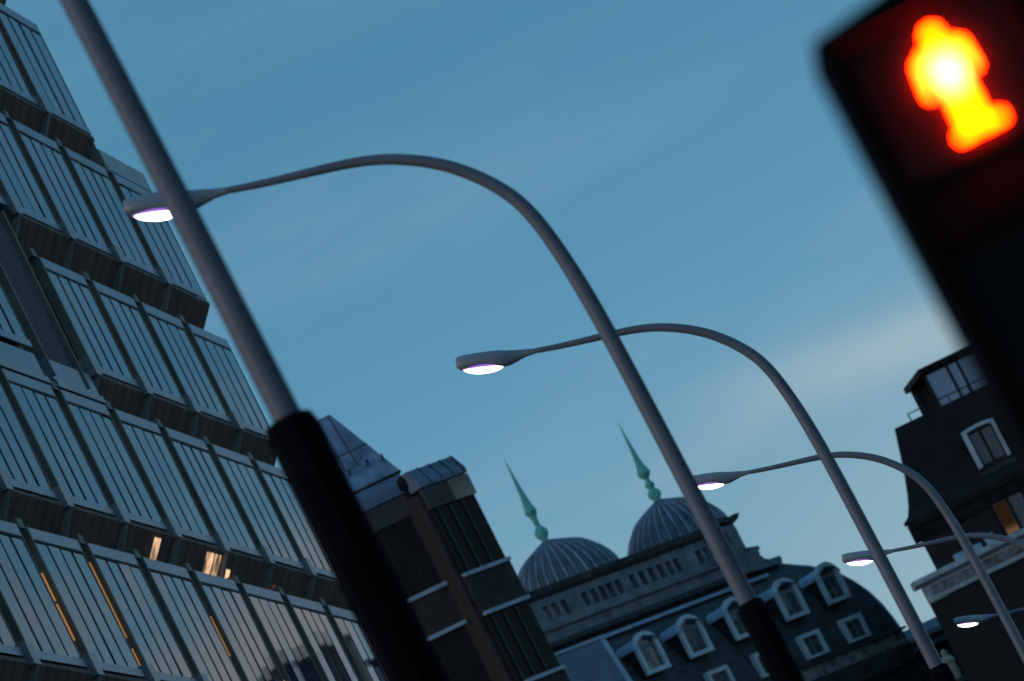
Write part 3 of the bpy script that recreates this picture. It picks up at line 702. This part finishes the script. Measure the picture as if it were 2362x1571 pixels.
    m.tube([(.92, 1.25, 25.30), (8, 1.25, 25.30)], .025, 8); m.tube([(.92, 1.25, 25.02), (.92, 1.25, 25.30)], .028, 8)
    for k in range(1, 9): m.tube([(.92+k*.8, 1.25, 25.02), (.92+k*.8, 1.25, 25.30)], .018, 6)
    m.build('railing', 'mansard', root)
    for x in (11.5, 19.5):
        m = MB(EYE); m.bo(x, x+2.2, -5.5, -4.3, 24.5, 28.0); m.bo(x-.1, x+2.3, -5.6, -4.2, 28.0, 28.25); ch = m.build('chimney', 'dbrick', root)
        m = MB(EYE)
        for j in range(4): m.lathe([(.14, 28.25), (.12, 28.8), (.15, 28.85)], (x+.4+j*.5, 4.9, 0), 12)
        m.build('chimney_pots', 'fascia', ch)
mansard_house()

# ---------------------------------------------------------------- low lead roofed block between the two old buildings
def low_block():
    F = Front(2130, 1470, 240, 60)
    root = empty('low_roofed_block', (F.O.x, F.O.y, 0), F.rz, 'low block with a blue grey lead roof beside the foot of the dark mansard house', 'building')
    z0 = F.uv(*z5(1085, 1390))[1]; z1 = F.uv(*z5(1030, 1262))[1]
    m = MB(EYE); m.bo(-3.0, 2.2, -8, -.1, -EYE, z0); m.build('wall', 'darkstone', root)
    m = MB(EYE); m.prism_oz([(.1, z0+.01), (.1, z0+.1), (-1.3, z1+.05), (-6, z1+.05), (-6, z0+.01)], -3.2, 2.4); rf = m.build('roof', 'lead', root)
    m = MB(EYE); m.prism_oz([(.12, z0+.42), (-.36, z0+.62), (-.5, z0+.55)], -3.2, 2.4); m.build('roof_seam', 'fascia', rf)
low_block()
def stone_figure():
    P = at(2187, 1525, 226)
    root = empty('stone_finial', (P.x, P.y, 0), R(20), 'pale weathered stone finial at the foot of the dark house, beside a black lamp base', 'ornament')
    m = MB(); m.lathe([(.28, 0), (.28, P.z-1.6), (.20, P.z-1.5), (.2, P.z-.95), (.3, P.z-.85), (.3, P.z-.7)], (0, 0, 0), 14); m.build('pedestal', 'darkstone', root, True)
    m = MB(); m.lathe([(.16, P.z-.69), (.22, P.z-.45), (.19, P.z-.15), (.26, P.z-.02), (.18, P.z+.15), (.09, P.z+.24), (.13, P.z+.34), (.03, P.z+.45)], (0, 0, 0), 14); m.build('urn', 'pale', root, True)
stone_figure()

# ---------------------------------------------------------------- unseen houses right of the street, added to block sky light from that side
def unseen_shade_house(s0, w, h, i, lab):
    P = DR*s0-LF*9.2
    root = empty('unseen_shade_house', (P.x, P.y, 0), math.pi/2-ROAD, lab, 'building', 'unseen houses added to block sky light')
    m = MB(); m.box(0, w-.02, -10, 0, 0, h); m.build('wall', 'dbrick', root)
    m = MB(); m.loft([[(-.1, -10, h), (w+.05, -10, h), (w+.05, .3, h), (-.1, .3, h)], [(0, -7, h+3), (w, -7, h+3), (w, -3, h+3), (0, -3, h+3)]]); m.build('roof', 'slate', root)
    for k in range(int(w//3)):
        for f in range(int(h//3.4)):
            x = 1+k*3; z = 1+f*3.4
            m = MB(); m.box(x, x+1.2, .002, .03, z, z+1.8); o = m.build('window', 'white', root)
            m = MB(); m.box(x+.1, x+1.1, .031, .036, z+.1, z+1.7); m.build('window_pane', 'wpane', o)
for i, (s0, w, h, lab) in enumerate(((-26, 18, 15, 'unseen dark house behind the camera, added to block sky light'), (-7.5, 20, 17, 'unseen tall dark house beside the camera, added to block sky light'), (13, 22, 14, 'unseen dark house beyond the signal, added to block sky light'), (35.5, 24, 16, 'unseen dark house across from the arched lamps, added to block sky light'))):
    unseen_shade_house(s0, w, h, i, lab)
